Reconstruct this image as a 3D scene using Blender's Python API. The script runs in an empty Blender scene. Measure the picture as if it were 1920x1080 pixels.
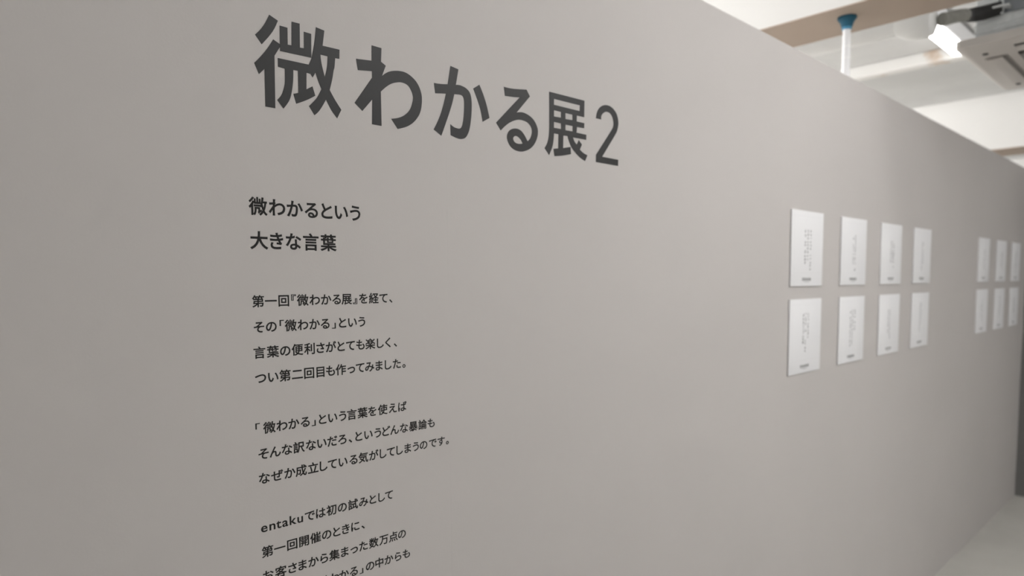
import bpy, bmesh, math, random
from mathutils import Vector, Matrix

# ---------------------------------------------------------------- scene, camera, light
scene = bpy.context.scene
COL = scene.collection
scene.view_settings.view_transform = 'Standard'
scene.view_settings.look = 'None'
scene.view_settings.gamma = 1.0
scene.view_settings.use_curve_mapping = False
scene.view_settings.exposure = 0.19

# The partition wall is the plane y = 0 and runs along +x; the visitor stands at y = -1.
cam_data = bpy.data.cameras.new('camera')
cam_data.sensor_fit = 'HORIZONTAL'
cam_data.sensor_width = 36.0
cam_data.lens = 24.0
cam_data.shift_y = (618.757 - 540.0) / 1920.0        # the photograph is cropped off centre
cam_data.clip_start = 0.01
cam = bpy.data.objects.new('camera', cam_data)
COL.objects.link(cam)
right = Vector((0.7246317, -0.68910837, -0.00620891))
down = Vector((-0.05472921, -0.04856457, -0.99731951))
fwd = Vector((0.68695969, 0.72302914, -0.07290578))
m = Matrix((right, -down, -fwd)).transposed().to_4x4()
m.translation = Vector((0.0, -1.0, 1.5632))
cam.matrix_world = m
cam_data.dof.use_dof = True
cam_data.dof.focus_distance = 1.09
cam_data.dof.aperture_fstop = 3.1
scene.camera = cam

world = bpy.data.worlds.new('world')
world.use_nodes = True
world.node_tree.nodes['Background'].inputs[0].default_value = (0.9, 0.95, 1.0, 1)
world.node_tree.nodes['Background'].inputs[1].default_value = 0.0
scene.world = world

def ceiling_lamp(name, x, y, z, length, watts, color=(1.0, 0.99, 0.985), n=3):
    """A bare tube lamp or added fill along x: n small round lights in a row, shining up to the ceiling too."""
    for k in range(n):
        l = bpy.data.lights.new(name, 'POINT')
        l.shadow_soft_size = 0.07
        l.energy = watts / n
        l.color = color
        o = bpy.data.objects.new(name, l)
        o.location = (x + (k / (n - 1) - 0.5) * length, y, z)
        COL.objects.link(o)
# tube lamps of the bays in front of the partition (above and behind the visitor)
ceiling_lamp('near_bay_lamp', 1.95, -1.75, 2.93, 1.5, 60, n=5)
ceiling_lamp('near_bay_lamp_rear', 2.2, -3.6, 2.93, 1.1, 28)
ceiling_lamp('middle_bay_lamp', 4.4, -3.4, 2.93, 1.1, 78)
# lights behind the partition
ceiling_lamp('hidden_bay_fill', 1.5, 2.6, 2.93, 1.1, 195)  # unseen fill, added to brighten the first beam's side and the soffits
ceiling_lamp('hidden_middle_fill', 4.9, 3.0, 2.93, 1.1, 225)  # unseen fill, added to lift the middle ceiling and second beam
ceiling_lamp('distant_bay_lamp', 9.2, 1.8, 2.93, 1.1, 50)

TEXT_LINES = [
    ('sub', '微わかるという', 1.6642, [4325, 4617, 4904, 5176, 5443, 5703, 5956]),
    ('sub', '大きな言葉', 1.614, [4324, 4595, 4866, 5156, 5458]),
    ('b1', '第一回『微わかる展』を経て、', 1.5269, [4276, 4474, 4679, 4838, 4990, 5192, 5393, 5576, 5763, 5917, 6075, 6278, 6468, 6615]),
    ('b1', 'その「微わかる」という', 1.4883, [4278, 4469, 4635, 4780, 4980, 5180, 5362, 5517, 5676, 5859, 6033]),
    ('b1', '言葉の便利さがとても楽しく、', 1.4499, [4273, 4481, 4678, 4879, 5081, 5271, 5456, 5637, 5812, 5999, 6190, 6388, 6542, 6693]),
    ('b1', 'つい第二回目も作ってみました。', 1.4114, [4277, 4474, 4662, 4865, 5064, 5259, 5436, 5623, 5815, 5984, 6168, 6355, 6536, 6716, 6864]),
    ('b2', '「微わかる」という言葉を使えば', 1.3345, [4206, 4388, 4587, 4783, 4972, 5118, 5274, 5455, 5635, 5806, 6011, 6200, 6409, 6614, 6816]),
    ('b2', 'そんな訳ないだろ、というどんな暴論も', 1.2957, [4284, 4468, 4659, 4857, 5060, 5250, 5437, 5618, 5768, 5928, 6115, 6300, 6473, 6645, 6842, 7043, 7249, 7439]),
    ('b2', 'なぜか成立している気がしてしまうのです。', 1.2579, [4285, 4486, 4694, 4881, 5087, 5270, 5428, 5622, 5816, 6005, 6212, 6399, 6558, 6741, 6915, 7089, 7261, 7472, 7664, 7809]),
    ('b3', 'entakuでは初の試みとして', 1.1819, [4256, 4385, 4488, 4592, 4722, 4841, 5007, 5198, 5389, 5588, 5790, 5994, 6174, 6351, 6501]),
    ('b3', '第一回開催のときに、', 1.1433, [4294, 4491, 4696, 4896, 5094, 5292, 5474, 5643, 5823, 5972]),
    ('b3', 'お客さまから集まった数万点の', 1.1052, [4295, 4497, 4690, 4859, 5049, 5236, 5422, 5614, 5790, 5972, 6175, 6376, 6574, 6757]),
    ('b3', '微わかる」の中からも', 1.0666, [5212, 5410, 5590, 5773, 5922, 6092, 6277, 6475, 6666, 6843]),
]
HEADING = {   # outlines of the cut letters in tenths of a millimetre on the wall (x, z, 1 = smooth point)
    '微': [
        [(4586,19567),(4718,19514),(4665,19395,1),(4590,19276,1),(4459,19113),(4363,19230),(4452,19332,1),(4525,19443,1)],
        [(4636,19224),(4737,19180),(4739,19135),(4697,19068,1),(4649,18989),(4637,18221),(4485,18222),(4490,18767),(4403,18674),(4337,18823),(4430,18928,1),(4538,19068,1)],
        [(4745,19450),(4867,19448),(4863,19200),(4926,19202),(4937,19555),(5066,19557),(5060,19200),(5127,19203),(5132,19453),(5253,19449),(5245,19088),(4739,19080)],
        [(4699,18968),(5199,18974),(5245,19071),(5255,19106),(5302,19322,1),(5337,19570),(5478,19551),(5442,19314),(5737,19318),(5730,19174),(5656,19169),(5639,19020,1),(5624,18972,1),(5593,18823,1),(5546,18654),(5630,18525,1),(5744,18378),(5666,18233),(5568,18345,1),(5478,18495),(5409,18378,1),(5341,18283,1),(5273,18220),(5185,18345),(5291,18458,1),(5339,18524,1),(5404,18643),(5350,18759,1),(5310,18880),(5259,18791),(5224,18842),(5157,18843),(5149,18592),(5251,18656),(5295,18521),(5190,18453,1),(5089,18399,1),(4976,18345),(4932,18485),(5015,18514),(5018,18846),(4941,18842),(4934,18688,1),(4912,18538,1),(4868,18385,1),(4768,18239),(4671,18349),(4744,18443,1),(4792,18580,1),(4803,18679,1),(4807,18835),(4700,18841)],
        [(5401,19169),(5527,19171),(5509,18999,1),(5466,18840),(5422,19006,1),(5406,19097,1)],
    ],
    'わ': [
        [(6335,19521),(6524,19517),(6510,19293),(6602,19247),(6526,19066),(6652,19155,1),(6818,19207,1),(7004,19214,1),(7166,19147,1),(7274,19043,1),(7336,18890,1),(7332,18711,1),(7283,18554,1),(7169,18410,1),(7021,18306,1),(6823,18233),(6695,18385),(6862,18433,1),(6989,18507,1),(7091,18619,1),(7149,18784,1),(7133,18899,1),(7054,19001,1),(6947,19032,1),(6840,19019,1),(6717,18974,1),(6611,18905,1),(6495,18801),(6497,18236),(6312,18237),(6327,18645),(6132,18424),(5990,18532),(6330,18997),(6330,19104),(6065,19068),(6037,19241),(6329,19272)],
    ],
    'か': [
        [(7993,19530),(8178,19505),(8114,19216),(8230,19226,1),(8362,19196,1),(8453,19123,1),(8488,18984,1),(8485,18781,1),(8453,18557,1),(8408,18405,1),(8330,18293,1),(8224,18253,1),(8121,18257,1),(7979,18291),(7973,18486),(8068,18443,1),(8180,18436,1),(8237,18475,1),(8273,18574,1),(8298,18736,1),(8306,18925,1),(8287,19022,1),(8227,19054,1),(8074,19041),(7981,18756,1),(7763,18251),(7592,18336),(7761,18650,1),(7881,19016),(7639,18981),(7614,19155),(7752,19165,1),(7924,19190)],
        [(8532,19227),(8684,19325),(8771,19180,1),(8859,18989,1),(8933,18746),(8761,18648),(8688,18916,1)],
    ],
    'る': [
        [(9320,19405),(9566,19413,1),(9943,19465),(10040,19347),(9665,18969),(9831,18996,1),(9999,18968,1),(10148,18895,1),(10245,18776,1),(10269,18659,1),(10233,18520,1),(10135,18380,1),(9995,18280,1),(9804,18217,1),(9628,18220,1),(9486,18282,1),(9406,18394,1),(9401,18494,1),(9468,18590,1),(9601,18645,1),(9745,18641,1),(9859,18572,1),(9968,18444),(10050,18525,1),(10093,18649,1),(10062,18749,1),(9966,18816,1),(9851,18838,1),(9715,18833,1),(9561,18784,1),(9399,18694,1),(9229,18555),(9107,18686),(9750,19277),(9545,19252,1),(9348,19238)],
        [(9826,18377),(9764,18456,1),(9671,18502,1),(9600,18492,1),(9562,18444,1),(9599,18383,1),(9691,18359,1)],
    ],
    '展': [
        [(10609,19546),(11739,19555),(11730,19196),(11483,19195),(11480,19070),(11735,19069),(11728,18959),(11488,18951),(11476,18830),(11806,18828),(11799,18716),(11359,18711),(11403,18635,1),(11481,18573),(11550,18681),(11654,18596),(11587,18479),(11699,18422,1),(11843,18386),(11762,18252),(11550,18327,1),(11330,18475,1),(11234,18604,1),(11181,18715),(11049,18707),(11039,18443),(11277,18497),(11294,18347),(11043,18286,1),(10771,18240),(10737,18389),(10885,18416),(10892,18714),(10754,18713),(10737,18554,1),(10696,18410,1),(10605,18246),(10470,18370),(10572,18547,1),(10606,18795,1)],
        [(10756,19424),(11585,19430),(11578,19305),(10755,19303)],
        [(10755,19189),(10974,19189),(10974,19070),(10755,19062)],
        [(11115,19188),(11342,19190),(11342,19075),(11115,19064)],
        [(10754,18950),(10974,18949),(10974,18833),(10754,18829)],
        [(11115,18947),(11347,18950),(11347,18837),(11115,18830)],
    ],
    '2': [
        [(12133,19241),(12176,19385,1),(12273,19500,1),(12433,19577,1),(12620,19588,1),(12773,19536,1),(12890,19437,1),(12948,19273,1),(12923,19128,1),(12854,19000,1),(12357,18416),(12950,18416),(12943,18272),(12137,18272),(12139,18433),(12713,19082,1),(12760,19182,1),(12755,19275,1),(12698,19383,1),(12596,19437,1),(12483,19434,1),(12384,19385,1),(12323,19317,1),(12318,19239)],
    ],
}
zc_row1, zc_row2 = 1.5365, 1.2410

# ---------------------------------------------------------------- materials
def mat(name, color, rough=0.6, metal=0.0, spec=0.5, noise=0.0, nscale=8.0, bump=0.0, bscale=200.0, color2=None, emit=0.0, ramp=(0.35, 0.65)):
    mt = bpy.data.materials.new(name)
    mt.use_nodes = True
    nt = mt.node_tree
    b = nt.nodes['Principled BSDF']
    b.inputs['Base Color'].default_value = (*color, 1)
    b.inputs['Roughness'].default_value = rough
    b.inputs['Metallic'].default_value = metal
    b.inputs['Specular IOR Level'].default_value = spec
    tc = nt.nodes.new('ShaderNodeTexCoord')
    if noise > 0 or color2:
        n = nt.nodes.new('ShaderNodeTexNoise')
        n.inputs['Scale'].default_value = nscale
        n.inputs['Detail'].default_value = 6
        nt.links.new(tc.outputs['Object'], n.inputs['Vector'])
        r = nt.nodes.new('ShaderNodeValToRGB')
        c2 = color2 or tuple(c * (1 - noise) for c in color)
        r.color_ramp.elements[0].position = ramp[0]
        r.color_ramp.elements[1].position = ramp[1]
        r.color_ramp.elements[0].color = (*c2, 1)
        r.color_ramp.elements[1].color = (*color, 1)
        nt.links.new(n.outputs['Fac'], r.inputs['Fac'])
        nt.links.new(r.outputs['Color'], b.inputs['Base Color'])
    if bump > 0:
        n2 = nt.nodes.new('ShaderNodeTexNoise')
        n2.inputs['Scale'].default_value = bscale
        n2.inputs['Detail'].default_value = 3
        nt.links.new(tc.outputs['Object'], n2.inputs['Vector'])
        bp = nt.nodes.new('ShaderNodeBump')
        bp.inputs['Strength'].default_value = bump
        bp.inputs['Distance'].default_value = 0.001
        nt.links.new(n2.outputs['Fac'], bp.inputs['Height'])
        nt.links.new(bp.outputs['Normal'], b.inputs['Normal'])
    if emit > 0:
        b.inputs['Emission Color'].default_value = (*color, 1)
        b.inputs['Emission Strength'].default_value = emit
    return mt

M = {
    'wall': mat('greige_wall_paint', (0.455, 0.433, 0.418), 0.75, spec=0.25, noise=0.03, nscale=1.6, bump=0.12, bscale=260),
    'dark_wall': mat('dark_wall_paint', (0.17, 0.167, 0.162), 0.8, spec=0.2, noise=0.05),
    'white_paint': mat('white_ceiling_paint', (0.82, 0.81, 0.79), 0.8, spec=0.2, noise=0.03, nscale=2.5, bump=0.1, bscale=90),
    'ceiling': mat('grey_white_ceiling', (0.76, 0.76, 0.755), 0.85, spec=0.2, noise=0.10, nscale=2.2, bump=0.15, bscale=60),
    'soffit': mat('bare_brown_soffit', (0.50, 0.41, 0.34), 0.75, spec=0.2, noise=0.07, nscale=3.0),
    'floor': mat('pale_concrete', (0.56, 0.548, 0.51), 0.7, spec=0.25, noise=0.08, nscale=3.5),
    'ink': mat('black_vinyl_text', (0.010, 0.0095, 0.009), 0.6, spec=0.2),
    'vinyl': mat('charcoal_vinyl', (0.016, 0.016, 0.016), 0.45, spec=0.19),
    'panel': mat('white_panel_board', (0.72, 0.72, 0.73), 0.6, spec=0.3),
    'print': mat('grey_print', (0.10, 0.10, 0.10), 0.7, spec=0.2),
    'caption': mat('dark_grey_print', (0.17, 0.17, 0.17), 0.7, spec=0.2),
    'rule': mat('pale_rule', (0.66, 0.66, 0.66), 0.7, spec=0.2),
    'pole': mat('white_enamel', (0.84, 0.84, 0.86), 0.35, spec=0.5),
    'blue': mat('blue_plastic', (0.018, 0.115, 0.19), 0.45, spec=0.4),
    'light_blue': mat('light_blue_plastic', (0.06, 0.27, 0.45), 0.45, spec=0.4),
    'ac_panel': mat('grey_beige_plastic', (0.63, 0.595, 0.565), 0.5, spec=0.4),
    'ac_dark': mat('dark_slot', (0.02, 0.02, 0.02), 0.7),
    'ac_grey': mat('louver_shade', (0.27, 0.25, 0.235), 0.6),
    'zinc': mat('galvanised_steel', (0.80, 0.83, 0.84), 0.5, metal=0.0, noise=0.2, nscale=14),
    'zinc_dark': mat('dark_steel', (0.25, 0.27, 0.29), 0.5, metal=0.2),
    'hose': mat('grey_foam_lagging', (0.33, 0.325, 0.30), 0.9, spec=0.1, noise=0.15, nscale=40),
    'tape': mat('black_tape', (0.02, 0.02, 0.02), 0.6),
    'lagging': mat('white_pipe_lagging', (0.92, 0.92, 0.915), 0.6, spec=0.3, noise=0.05, nscale=9),
    'rust_pipe': mat('stained_white_conduit', (0.90, 0.89, 0.87), 0.55, spec=0.3, color2=(0.60, 0.45, 0.33), nscale=3.6, ramp=(0.30, 0.40)),
    'tube': mat('lamp_tube', (1.0, 0.98, 0.95), 0.4, emit=6.5),
}

# ---------------------------------------------------------------- helpers
def link(name, me, parent=None):
    o = bpy.data.objects.new(name, me)
    COL.objects.link(o)
    if parent: o.parent = parent
    return o

def from_bm(name, bm, material, parent=None, smooth=False):
    bmesh.ops.recalc_face_normals(bm, faces=bm.faces)
    me = bpy.data.meshes.new(name)
    bm.to_mesh(me); bm.free()
    me.materials.append(material)
    if smooth:
        me.polygons.foreach_set('use_smooth', [True] * len(me.polygons))
        me.set_sharp_from_angle(angle=math.radians(40))
    return link(name, me, parent)

def add_box(bm, lo, hi, bevel=0.0, seg=2):
    lo, hi = Vector(lo), Vector(hi)
    r = bmesh.ops.create_cube(bm, size=1.0, matrix=Matrix.Translation((lo + hi) / 2) @ Matrix.Diagonal((*(hi - lo), 1)))
    if bevel > 0:
        es = list({e for v in r['verts'] for e in v.link_edges})
        bmesh.ops.bevel(bm, geom=es, offset=bevel, segments=seg, affect='EDGES', profile=0.5)

def box(name, lo, hi, material, parent=None, bevel=0.0, seg=2):
    bm = bmesh.new(); add_box(bm, lo, hi, bevel, seg)
    return from_bm(name, bm, material, parent, bevel > 0)

def add_tube(bm, pts, radii, n=20, cap=True):
    """A round tube through pts with one radius per point."""
    pts = [Vector(p) for p in pts]
    rings = []
    ref = None
    for i, p in enumerate(pts):
        t = (pts[min(i + 1, len(pts) - 1)] - pts[max(i - 1, 0)]).normalized()
        if ref is None:
            ref = Vector((0, 0, 1)) if abs(t.z) < 0.9 else Vector((1, 0, 0))
        a = t.cross(ref).normalized(); b = a.cross(t).normalized(); ref = b
        rings.append([bm.verts.new(p + (a * math.cos(k * math.tau / n) + b * math.sin(k * math.tau / n)) * radii[i]) for k in range(n)])
    for r0, r1 in zip(rings, rings[1:]):
        for k in range(n):
            bm.faces.new((r0[k], r0[(k + 1) % n], r1[(k + 1) % n], r1[k]))
    if cap:
        bm.faces.new(rings[0]); bm.faces.new(rings[-1])

def tube(name, pts, radii, material, parent=None, n=20):
    bm = bmesh.new(); add_tube(bm, pts, radii, n)
    return from_bm(name, bm, material, parent, True)

def empty(name, loc):
    o = bpy.data.objects.new(name, None)
    o.empty_display_size = 0.05
    o.location = loc
    COL.objects.link(o)
    return o

def tag(o, label, cat, group=None):
    o['label'] = label; o['category'] = cat
    if group: o['group'] = group
    return o

def adopt(root, *parts):
    """Parent parts built in world coordinates to an Empty at its own place."""
    for p in parts:
        p.parent = root
        p.matrix_parent_inverse = Matrix.Translation(-root.location)
    return root

def structure(o):
    o['kind'] = 'structure'
    return o

# ---------------------------------------------------------------- the room
H_WALL, H_CEIL, H_BEAM = 2.301, 3.07, 2.62
structure(box('floor', (-4, -5.5, -0.1), (11, 6.2, 0), M['floor']))
structure(box('ceiling', (-4, -5.5, H_CEIL), (11, 6.2, H_CEIL + 0.1), M['ceiling']))
structure(box('wall_back', (-4, 6.0, 0), (11, 6.1, H_CEIL), M['white_paint']))
structure(box('wall_right', (-4, -5.4, 0), (11, -5.3, H_CEIL), M['white_paint']))
structure(box('wall_near', (-3.9, -5.3, 0), (-3.8, 6.0, H_CEIL), M['white_paint']))
structure(box('wall_end', (10.8, -5.3, 0), (10.9, 6.0, H_CEIL), M['white_paint']))

# the grey partition: boards butted edge to edge with hairline joints under the paint
bm = bmesh.new()
xs = [-3.8, -1.967, -0.155, 0.7875, 2.60, 4.41, 5.92]
def add_board(x0, x1, y0, h):
    prof = [(y0, 0.0), (y0, h - 0.006), (y0 + 0.002, h - 0.002), (y0 + 0.006, h), (0.08 - y0, h), (0.08 - y0, 0.0)]
    ra = [bm.verts.new((x0, y, z)) for y, z in prof]; rb = [bm.verts.new((x1, y, z)) for y, z in prof]
    for k in range(6): bm.faces.new((ra[k], ra[(k + 1) % 6], rb[(k + 1) % 6], rb[k]))
    bm.faces.new(ra); bm.faces.new(rb)
for a, b in zip(xs, xs[1:]): add_board(a + 0.00003, b - 0.00003, 0.0, H_WALL)
add_board(-3.79, 5.919, 0.0001, H_WALL - 0.0001)
structure(from_bm('wall_left', bm, M['wall']))
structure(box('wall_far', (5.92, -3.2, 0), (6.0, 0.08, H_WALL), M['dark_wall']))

for k, x0, x1 in ((1, 2.842, 3.161), (2, 6.90, 7.32), (3, -1.26, -0.92)):
    b = structure(box('ceiling_beam_%d' % k, (x0, -5.3, H_BEAM + 0.004), (x1, 6.0, H_CEIL), M['white_paint']))
    s = box('beam_soffit', (x0, -5.3, H_BEAM), (x1, 6.0, H_BEAM + 0.004), M['soffit'], b)

# ---------------------------------------------------------------- lettering on the wall
def bold_mesh(body, offset):
    cu = bpy.data.curves.new('glyph', 'FONT')
    cu.body = body; cu.size = 1.0; cu.resolution_u = 4
    cu.bevel_depth = offset; cu.bevel_resolution = 0; cu.fill_mode = 'FRONT'   # the bevel thickens the strokes
    o = bpy.data.objects.new('glyph', cu); COL.objects.link(o)
    dg = bpy.context.evaluated_depsgraph_get()
    me = bpy.data.meshes.new_from_object(o.evaluated_get(dg))
    bpy.data.objects.remove(o); bpy.data.curves.remove(cu)
    return me
GLYPHS = {}
def glyph(ch, offset):
    if (ch, offset) not in GLYPHS:
        me = bold_mesh(ch, offset)
        vs = [tuple(v.co) for v in me.vertices]
        fs = [tuple(p.vertices) for p in me.polygons]
        bpy.data.meshes.remove(me)
        GLYPHS[(ch, offset)] = (vs, fs, (min(v[0] for v in vs) + max(v[0] for v in vs)) / 2)
    return GLYPHS[(ch, offset)]

EM = {'sub': (0.0282, 0.0279, 0.023), 'b1': (0.0196, 0.0189, 0.021), 'b2': (0.0196, 0.0187, 0.021), 'b3': (0.0195, 0.0183, 0.021)}
def text_line(kind, s, base, centres):
    """One line of vinyl lettering: each character set centred where it stands, proud of the wall."""
    ex, ez, off = EM[kind]
    bm = bmesh.new()
    x_first = centres[0] * 1e-4
    for ch, c in zip(s, centres):
        latin = ch in 'entaku'
        vs, fs, mid = glyph(ch, 0.017 if latin else off)
        sx, sz = (1.2, 1.1) if latin else (1.0, 1.0)
        dz = 0.0
        if ch in '「『': sz, dz = 0.72, 0.24           # small bold brackets hung from the top of the line ...
        if ch in '」』': sz, dz = 0.72, -0.02          # ... and standing at its foot
        nv = [bm.verts.new(((x - mid) * ex * sx + c * 1e-4 - x_first, -y * ez, (z * sz + dz) * ez)) for x, z, y in vs]
        for f in fs:
            try: bm.faces.new([nv[i] for i in f])
            except ValueError: pass
    bmesh.ops.recalc_face_normals(bm, faces=bm.faces)
    me = bpy.data.meshes.new('text_line')
    bm.to_mesh(me); bm.free()
    me.materials.append(M['ink'])
    o = link('text_line', me)
    o.location = (x_first, -0.00005, base)
    return o

blocks = [('sub', 'wall_subheading', 'two-line black subheading lettering under the large heading on the grey wall', 'subheading'),
          ('b1', 'wall_paragraph', 'four-line paragraph of small black lettering just below the subheading on the wall', 'paragraph'),
          ('b2', 'wall_paragraph', 'three-line paragraph of small black lettering, middle of the three paragraphs on the wall', 'paragraph'),
          ('b3', 'wall_paragraph', 'lowest paragraph of black lettering, beginning with Latin letters and cut by the photo bottom', 'paragraph')]
for kind, name, label, cat in blocks:
    rows = [t for t in TEXT_LINES if t[0] == kind]
    parts = [text_line(*t) for t in rows]
    root = empty(name, parts[-1].location)
    bpy.context.view_layer.update()
    adopt(root, *parts)
    tag(root, label, cat, 'paragraphs of wall text' if cat == 'paragraph' else None)

def smooth_outline(pts):
    """Corner points stay sharp; runs of points marked 1 become a curve."""
    n = len(pts); out = []
    for i in range(n):
        p1, p2 = pts[i], pts[(i + 1) % n]
        a, b = Vector(p1[:2]), Vector(p2[:2])
        out.append(a)
        if len(p1) == 2 and len(p2) == 2: continue
        p0, p3 = pts[i - 1], pts[(i + 2) % n]
        ma = (b - Vector(p0[:2])) / 2 if len(p1) == 3 else None
        mb = (Vector(p3[:2]) - a) / 2 if len(p2) == 3 else None
        if ma is None: ma = (b - a) * 1.5 - mb * 0.5
        if mb is None: mb = (b - a) * 1.5 - ma * 0.5
        la = (b - a).length
        if ma.length > 1.6 * la: ma *= 1.6 * la / ma.length
        if mb.length > 1.6 * la: mb *= 1.6 * la / mb.length
        for k in range(1, 7):
            t = k / 7
            out.append(a * (2*t**3 - 3*t**2 + 1) + ma * (t**3 - 2*t**2 + t) + b * (-2*t**3 + 3*t**2) + mb * (t**3 - t**2))
    return out

heading = empty('wall_heading', (0.44, 0, 1.75))
for ch, contours in HEADING.items():
    cu = bpy.data.curves.new('glyph', 'CURVE')
    cu.dimensions = '2D'; cu.fill_mode = 'BOTH'; cu.extrude = 0.00025
    x0 = min(p[0] for c in contours for p in c) * 1e-4
    z0 = min(p[1] for c in contours for p in c) * 1e-4
    for c in contours:
        pts = smooth_outline(c)
        sp = cu.splines.new('POLY'); sp.points.add(len(pts) - 1); sp.use_cyclic_u = True
        for q, p in zip(sp.points, pts): q.co = (p.x * 1e-4 - x0, p.y * 1e-4 - z0, 0, 1)
    o = bpy.data.objects.new('glyph', cu); COL.objects.link(o)
    dg = bpy.context.evaluated_depsgraph_get()
    me = bpy.data.meshes.new_from_object(o.evaluated_get(dg))
    bpy.data.objects.remove(o); bpy.data.curves.remove(cu)
    me.transform(Matrix.Rotation(math.pi / 2, 4, 'X'))
    me.materials.clear(); me.materials.append(M['vinyl'])
    me.name = 'character'
    p = link('character', me, heading)
    p.location = (x0 - 0.44, -0.0003, z0 - 1.75)
tag(heading, 'large charcoal heading of six characters across the top of the grey wall', 'heading')

# ---------------------------------------------------------------- exhibit panels
PW, PH, PT = 0.249, 0.252, 0.006
def printed_column(bm, x, z_top, n, size, rnd, strength=1.0):
    """A column of tiny out-of-reach characters: three or four strokes each."""
    for k in range(n):
        zc = z_top - k * size * 1.18 - size / 2
        if rnd.random() < 0.07: continue
        for j in range(rnd.choice((2, 3, 3, 4))):
            w, h = ((size * rnd.uniform(.5, .9), size * rnd.uniform(.13, .19) * strength) if rnd.random() < .6
                    else (size * rnd.uniform(.13, .19) * strength, size * rnd.uniform(.5, .9)))
            cx = x + rnd.uniform(-.2, .2) * size; cz = zc + rnd.uniform(-.35, .35) * size
            add_box(bm, (cx - w/2, -PT - 0.0004, cz - h/2), (cx + w/2, -PT + 0.0002, cz + h/2))

def make_panel(x, z, label, columns, seed):
    """x, z: lower left corner of the panel on the wall."""
    rnd = random.Random(seed)
    root = empty('exhibit_panel', (x, 0, z))
    bm = bmesh.new(); add_box(bm, (0, -PT, 0), (PW, 0.0, PH), 0.0012, 2)
    from_bm('board', bm, M['panel'], root, True)
    bm = bmesh.new()
    for fx, ft, n, st in columns:
        printed_column(bm, fx * PW, (1 - ft) * PH, n, 0.0098, rnd, st)
    from_bm('printed_text', bm, M['print'], root)
    bm = bmesh.new()
    for k in range(6):
        x0 = PW * 0.345 + k * 0.0118
        for j in range(3):
            cz = PH * 0.092 + (j - 1) * 0.0034 + rnd.uniform(-.0006, .0006); w = rnd.uniform(.0065, .0105)
            add_box(bm, (x0 + (.0098 - w)/2, -PT - .0004, cz - .0011), (x0 + (.0098 + w)/2, -PT + .0002, cz + .0011))
        add_box(bm, (x0 + .004, -PT - .0004, PH * .092 - .0048), (x0 + .0056, -PT + .0002, PH * .092 + .0048))
    for k in range(7):
        x0 = PW * 0.42 + k * 0.0052
        add_box(bm, (x0, -PT - .0004, PH * .054), (x0 + .0038, -PT + .0002, PH * .054 + .0012))
    from_bm('caption', bm, M['caption'], root)
    for fz in (0.925, 0.175):
        box('rule_line', (PW * .06, -PT - .0003, PH * fz), (PW * .94, -PT + .0002, PH * fz + .0007), M['rule'], root)
    tag(root, label, 'panel', 'white exhibit panels on the grey wall')
    return root

colsets = [
    [(.42, .25, 10, 1.3), (.50, .25, 9, 1.0), (.59, .25, 12, 1.0)],
    [(.46, .28, 9, .7), (.54, .24, 12, .9)],
    [(.45, .28, 8, .9), (.53, .28, 8, .9), (.60, .28, 10, .9)],
    [(.46, .24, 12, .7), (.53, .24, 9, .9)],
    [(.42, .20, 9, 1.3), (.49, .18, 12, 1.1), (.57, .18, 10, 1.0)],
    [(.43, .22, 12, 1.0), (.51, .20, 12, 1.0), (.60, .20, 7, 1.1)],
    [(.44, .25, 9, 1.0), (.52, .25, 11, 1.0)],
    [(.47, .18, 12, .8), (.54, .18, 9, .7)],
]
ordinal = ['first', 'second', 'third', 'fourth']
GX = [2.203, 2.616, 3.032, 3.450]
for c in range(4):
    make_panel(GX[c], zc_row1, 'white panel, upper row of the nearer eight panels, %s from the left' % ordinal[c], colsets[c], 10 + c)
for c in range(4):
    make_panel(GX[c], zc_row2, 'white panel, lower row of the nearer eight panels, %s from the left' % ordinal[c], colsets[4 + c], 20 + c)
FX = [4.597, 5.030, 5.443]
for c in range(3):
    make_panel(FX[c], zc_row1, 'white panel, upper row of the far six panels, %s from the left' % ordinal[c], colsets[(c + 1) % 8], 30 + c)
for c in range(3):
    make_panel(FX[c], zc_row2, 'white panel, lower row of the far six panels, %s from the left' % ordinal[c], colsets[(c + 6) % 8], 40 + c)

# ---------------------------------------------------------------- tension pole wedged under the beam
PX, PY = 2.960, 0.128
root = empty('tension_pole', (PX, PY, 0))
bm = bmesh.new(); add_tube(bm, [(0, 0, 0.02), (0, 0, 1.95), (0, 0, 1.951), (0, 0, 2.578)], [.021, .021, .0155, .0155], 28)
from_bm('pole', bm, M['pole'], root, True)
for z in (2.455, 2.50): tube('adjuster_ring', [(0, 0, z), (0, 0, z + .004)], [.0161, .0161], M['lagging'], root, 28)

tube('collar', [(0, 0, 2.569), (0, 0, 2.581)], [.0185, .0185], M['light_blue'], root, 28)
tube('end_cap', [(0, 0, 2.579), (0, 0, 2.582), (0, 0, 2.594), (0, 0, 2.606), (0, 0, 2.611), (0, 0, 2.619), (0, 0, 2.6199)],
     [.019, .0215, .0245, .031, .036, .036, .034], M['blue'], root, 32)
tube('foot', [(0, 0, 0), (0, 0, .012), (0, 0, .05)], [.042, .042, .026], M['blue'], root, 28)
tag(root, 'white tension pole with blue rubber cap pressed against the brown beam underside', 'pole')

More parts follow.
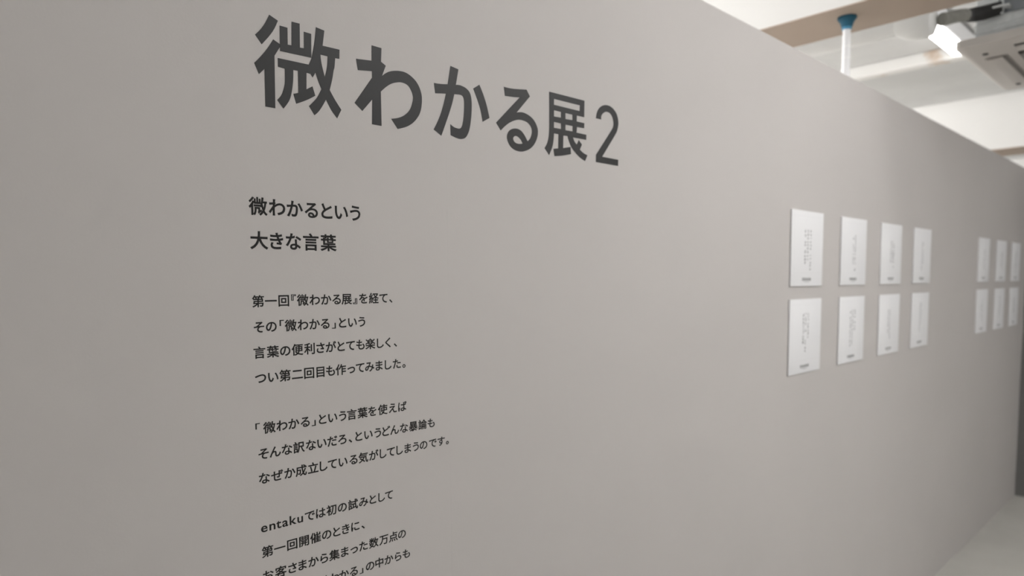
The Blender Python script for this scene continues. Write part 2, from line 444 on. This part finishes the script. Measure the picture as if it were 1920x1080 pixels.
# ---------------------------------------------------------------- strip light
root = empty('strip_light', (4.60, 0.262, H_CEIL))
h = box('lamp_housing', (3.98, 0.205, 3.005), (5.20, 0.325, H_CEIL), M['pole'], None, 0.004)
bm = bmesh.new()
for s in (-1, 1):
    y_in, y_out = 0.262 + s * 0.048, 0.262 + s * 0.092
    vs = [bm.verts.new(p) for p in ((3.98, y_in, 3.0), (5.2, y_in, 3.0), (5.2, y_out, 3.05), (3.98, y_out, 3.05),
                                    (3.98, y_in, 3.004), (5.2, y_in, 3.004), (5.2, y_out, 3.054), (3.98, y_out, 3.054))]
    for f in ((0,1,2,3), (7,6,5,4), (0,4,5,1), (1,5,6,2), (2,6,7,3), (3,7,4,0)): bm.faces.new([vs[i] for i in f])
rf = from_bm('reflector_wing', bm, M['pole'])
bm = bmesh.new(); add_box(bm, (4.0, 0.215, 2.982), (5.18, 0.309, 3.004), 0.008, 3)
tb = from_bm('diffuser', bm, M['tube'], None, True)
bpy.context.view_layer.update()
adopt(root, h, rf, tb)
tag(root, 'glowing white strip light on the ceiling beside the air conditioner', 'light')

# ---------------------------------------------------------------- ceiling cassette air conditioner
ax0, ax1, ay0, ay1, az = 3.60, 4.55, -1.045, -0.095, 2.567
cx, cy = (ax0 + ax1) / 2, (ay0 + ay1) / 2
root = empty('air_conditioner', (cx, cy, az))
def rounded_loop(h, r, n=6):
    pts = []
    for qx, qy, a0 in ((1, 1, 0), (-1, 1, 90), (-1, -1, 180), (1, -1, 270)):
        for k in range(n + 1):
            a = math.radians(a0 + 90 * k / n)
            pts.append((qx * (h - r) + r * math.cos(a), qy * (h - r) + r * math.sin(a)))
    return pts
bm = bmesh.new()
rings = []
for h, z in ((0.475, 0.045), (0.475, 0.012), (0.455, 0.0)):
    rings.append([bm.verts.new((x, y, z)) for x, y in rounded_loop(h, 0.022)])
for a, b in zip(rings, rings[1:]):
    for k in range(len(a)): bm.faces.new((a[k], a[(k + 1) % len(a)], b[(k + 1) % len(a)], b[k]))
bm.faces.new(rings[0]); bm.faces.new(rings[-1])
from_bm('face_panel', bm, M['ac_panel'], root, True)
bm = bmesh.new()                                               # intake grille: frame and bars
for k in range(22):
    y = -0.255 + k * 0.0243
    add_box(bm, (-0.26, y - 0.006, -0.006), (0.26, y + 0.006, 0.001))
for s in (-1, 1):
    add_box(bm, (s * 0.268 - 0.008, -0.276, -0.008), (s * 0.268 + 0.008, 0.276, 0.001))
    add_box(bm, (-0.276, s * 0.268 - 0.008, -0.008), (0.276, s * 0.268 + 0.008, 0.001))
from_bm('intake_grille', bm, M['ac_grey'], root)
for k in range(4):
    rz = Matrix.Rotation(k * math.pi / 2, 4, 'Z')
    bm = bmesh.new(); add_box(bm, (-0.27, 0.318, -0.003), (0.27, 0.405, 0.002), 0.002)
    bm.transform(rz); sl = from_bm('air_outlet', bm, M['ac_dark'] if k == 1 else M['ac_grey'], root)
    bm = bmesh.new(); add_box(bm, (-0.265, 0.335, -0.012), (0.265, 0.398, -0.004), 0.003)
    bm.transform(rz); from_bm('louver', bm, M['ac_panel'], sl, True)
for sx in (-1, 1):
    for sy in (-1, 1):
        tube('corner_screw', [(sx * .345, sy * .385, -.004), (sx * .345, sy * .385, .002)], [.011, .012], M['ac_dark'], root, 14)
bm = bmesh.new(); add_box(bm, (-0.405, -0.405, 0.03), (0.405, 0.415, 0.33), 0.006)
for z in (0.075, 0.105): add_box(bm, (-0.409, -0.409, z), (0.409, 0.419, z + 0.008), 0.002)
cs = from_bm('casing', bm, M['zinc'], root, True)
bm = bmesh.new(); add_box(bm, (-0.414, 0.10, 0.14), (-0.404, 0.33, 0.30), 0.003)
from_bm('service_plate', bm, M['zinc_dark'], cs, True)
for sx in (-1, 1):
    for sy in (-1, 1):
        px, py = sx * 0.44, sy * 0.31
        bm = bmesh.new()
        add_box(bm, (px - .03, py - .03, .155), (px + .03, py + .03, .161))
        add_box(bm, (px - sx * .034, py - .03, .10), (px - sx * .030, py + .03, .161))
        b = from_bm('hanger_bracket', bm, M['zinc'], root)
        tube('threaded_rod', [(px, py, .13), (px, py, .5)], [.006, .006], M['zinc'], b, 10)
tube('drain_connection', [(-.486, .421, .143), (-.455, .405, .150), (-.435, .375, .155), (-.428, .31, .160)], [.0285, .031, .031, .028], M['tape'], root, 20)
tag(root, 'ceiling cassette air conditioner with metal casing and beige louvered panel, top right corner', 'air conditioner')

# ---------------------------------------------------------------- pipes
root = empty('lagged_pipe', (3.40, 0.5, 2.685))
a = tube('pipe_run', [(3.40, 5.99, 2.685), (3.40, 0.02, 2.685)], [.05, .05], M['lagging'], None, 28)
b = tube('end_bulge', [(3.40, .075, 2.685), (3.40, .06, 2.682), (3.40, .035, 2.677), (3.40, -.01, 2.671), (3.40, -.04, 2.667), (3.40, -.062, 2.664), (3.40, -.07, 2.664)],
         [.05, .058, .068, .072, .069, .058, .035], M['lagging'], None, 28)
bpy.context.view_layer.update(); adopt(root, a, b)
tag(root, 'white lagged pipe with a bulging end running along the brown-bottomed beam', 'pipe')

root = empty('drain_hose', (3.42, -.06, 2.66))
a = tube('hose', [(3.412, -.092, 2.664), (3.43, -.10, 2.668), (3.47, -.115, 2.682), (3.52, -.130, 2.697), (3.562, -.140, 2.706)], [.027, .027, .027, .027, .027], M['hose'], None, 20)
bpy.context.view_layer.update(); adopt(root, a)
tag(root, 'grey foam drain hose running from the bulging pipe end to the air conditioner', 'hose')

root = empty('ceiling_conduit', (5.28, 0.5, 3.03))
a = box('trunking', (5.235, -5.2, 2.985), (5.335, 5.99, H_CEIL - 0.0005), M['rust_pipe'], None, 0.012, 3)
clips = [box('saddle_clip', (5.215, y - .015, 2.982), (5.355, y + .015, 2.986), M['lagging']) for y in (1.6, -0.9)]
bpy.context.view_layer.update(); adopt(root, a, *clips)
tag(root, 'white rust-stained conduit crossing the ceiling just beyond the strip light', 'conduit')
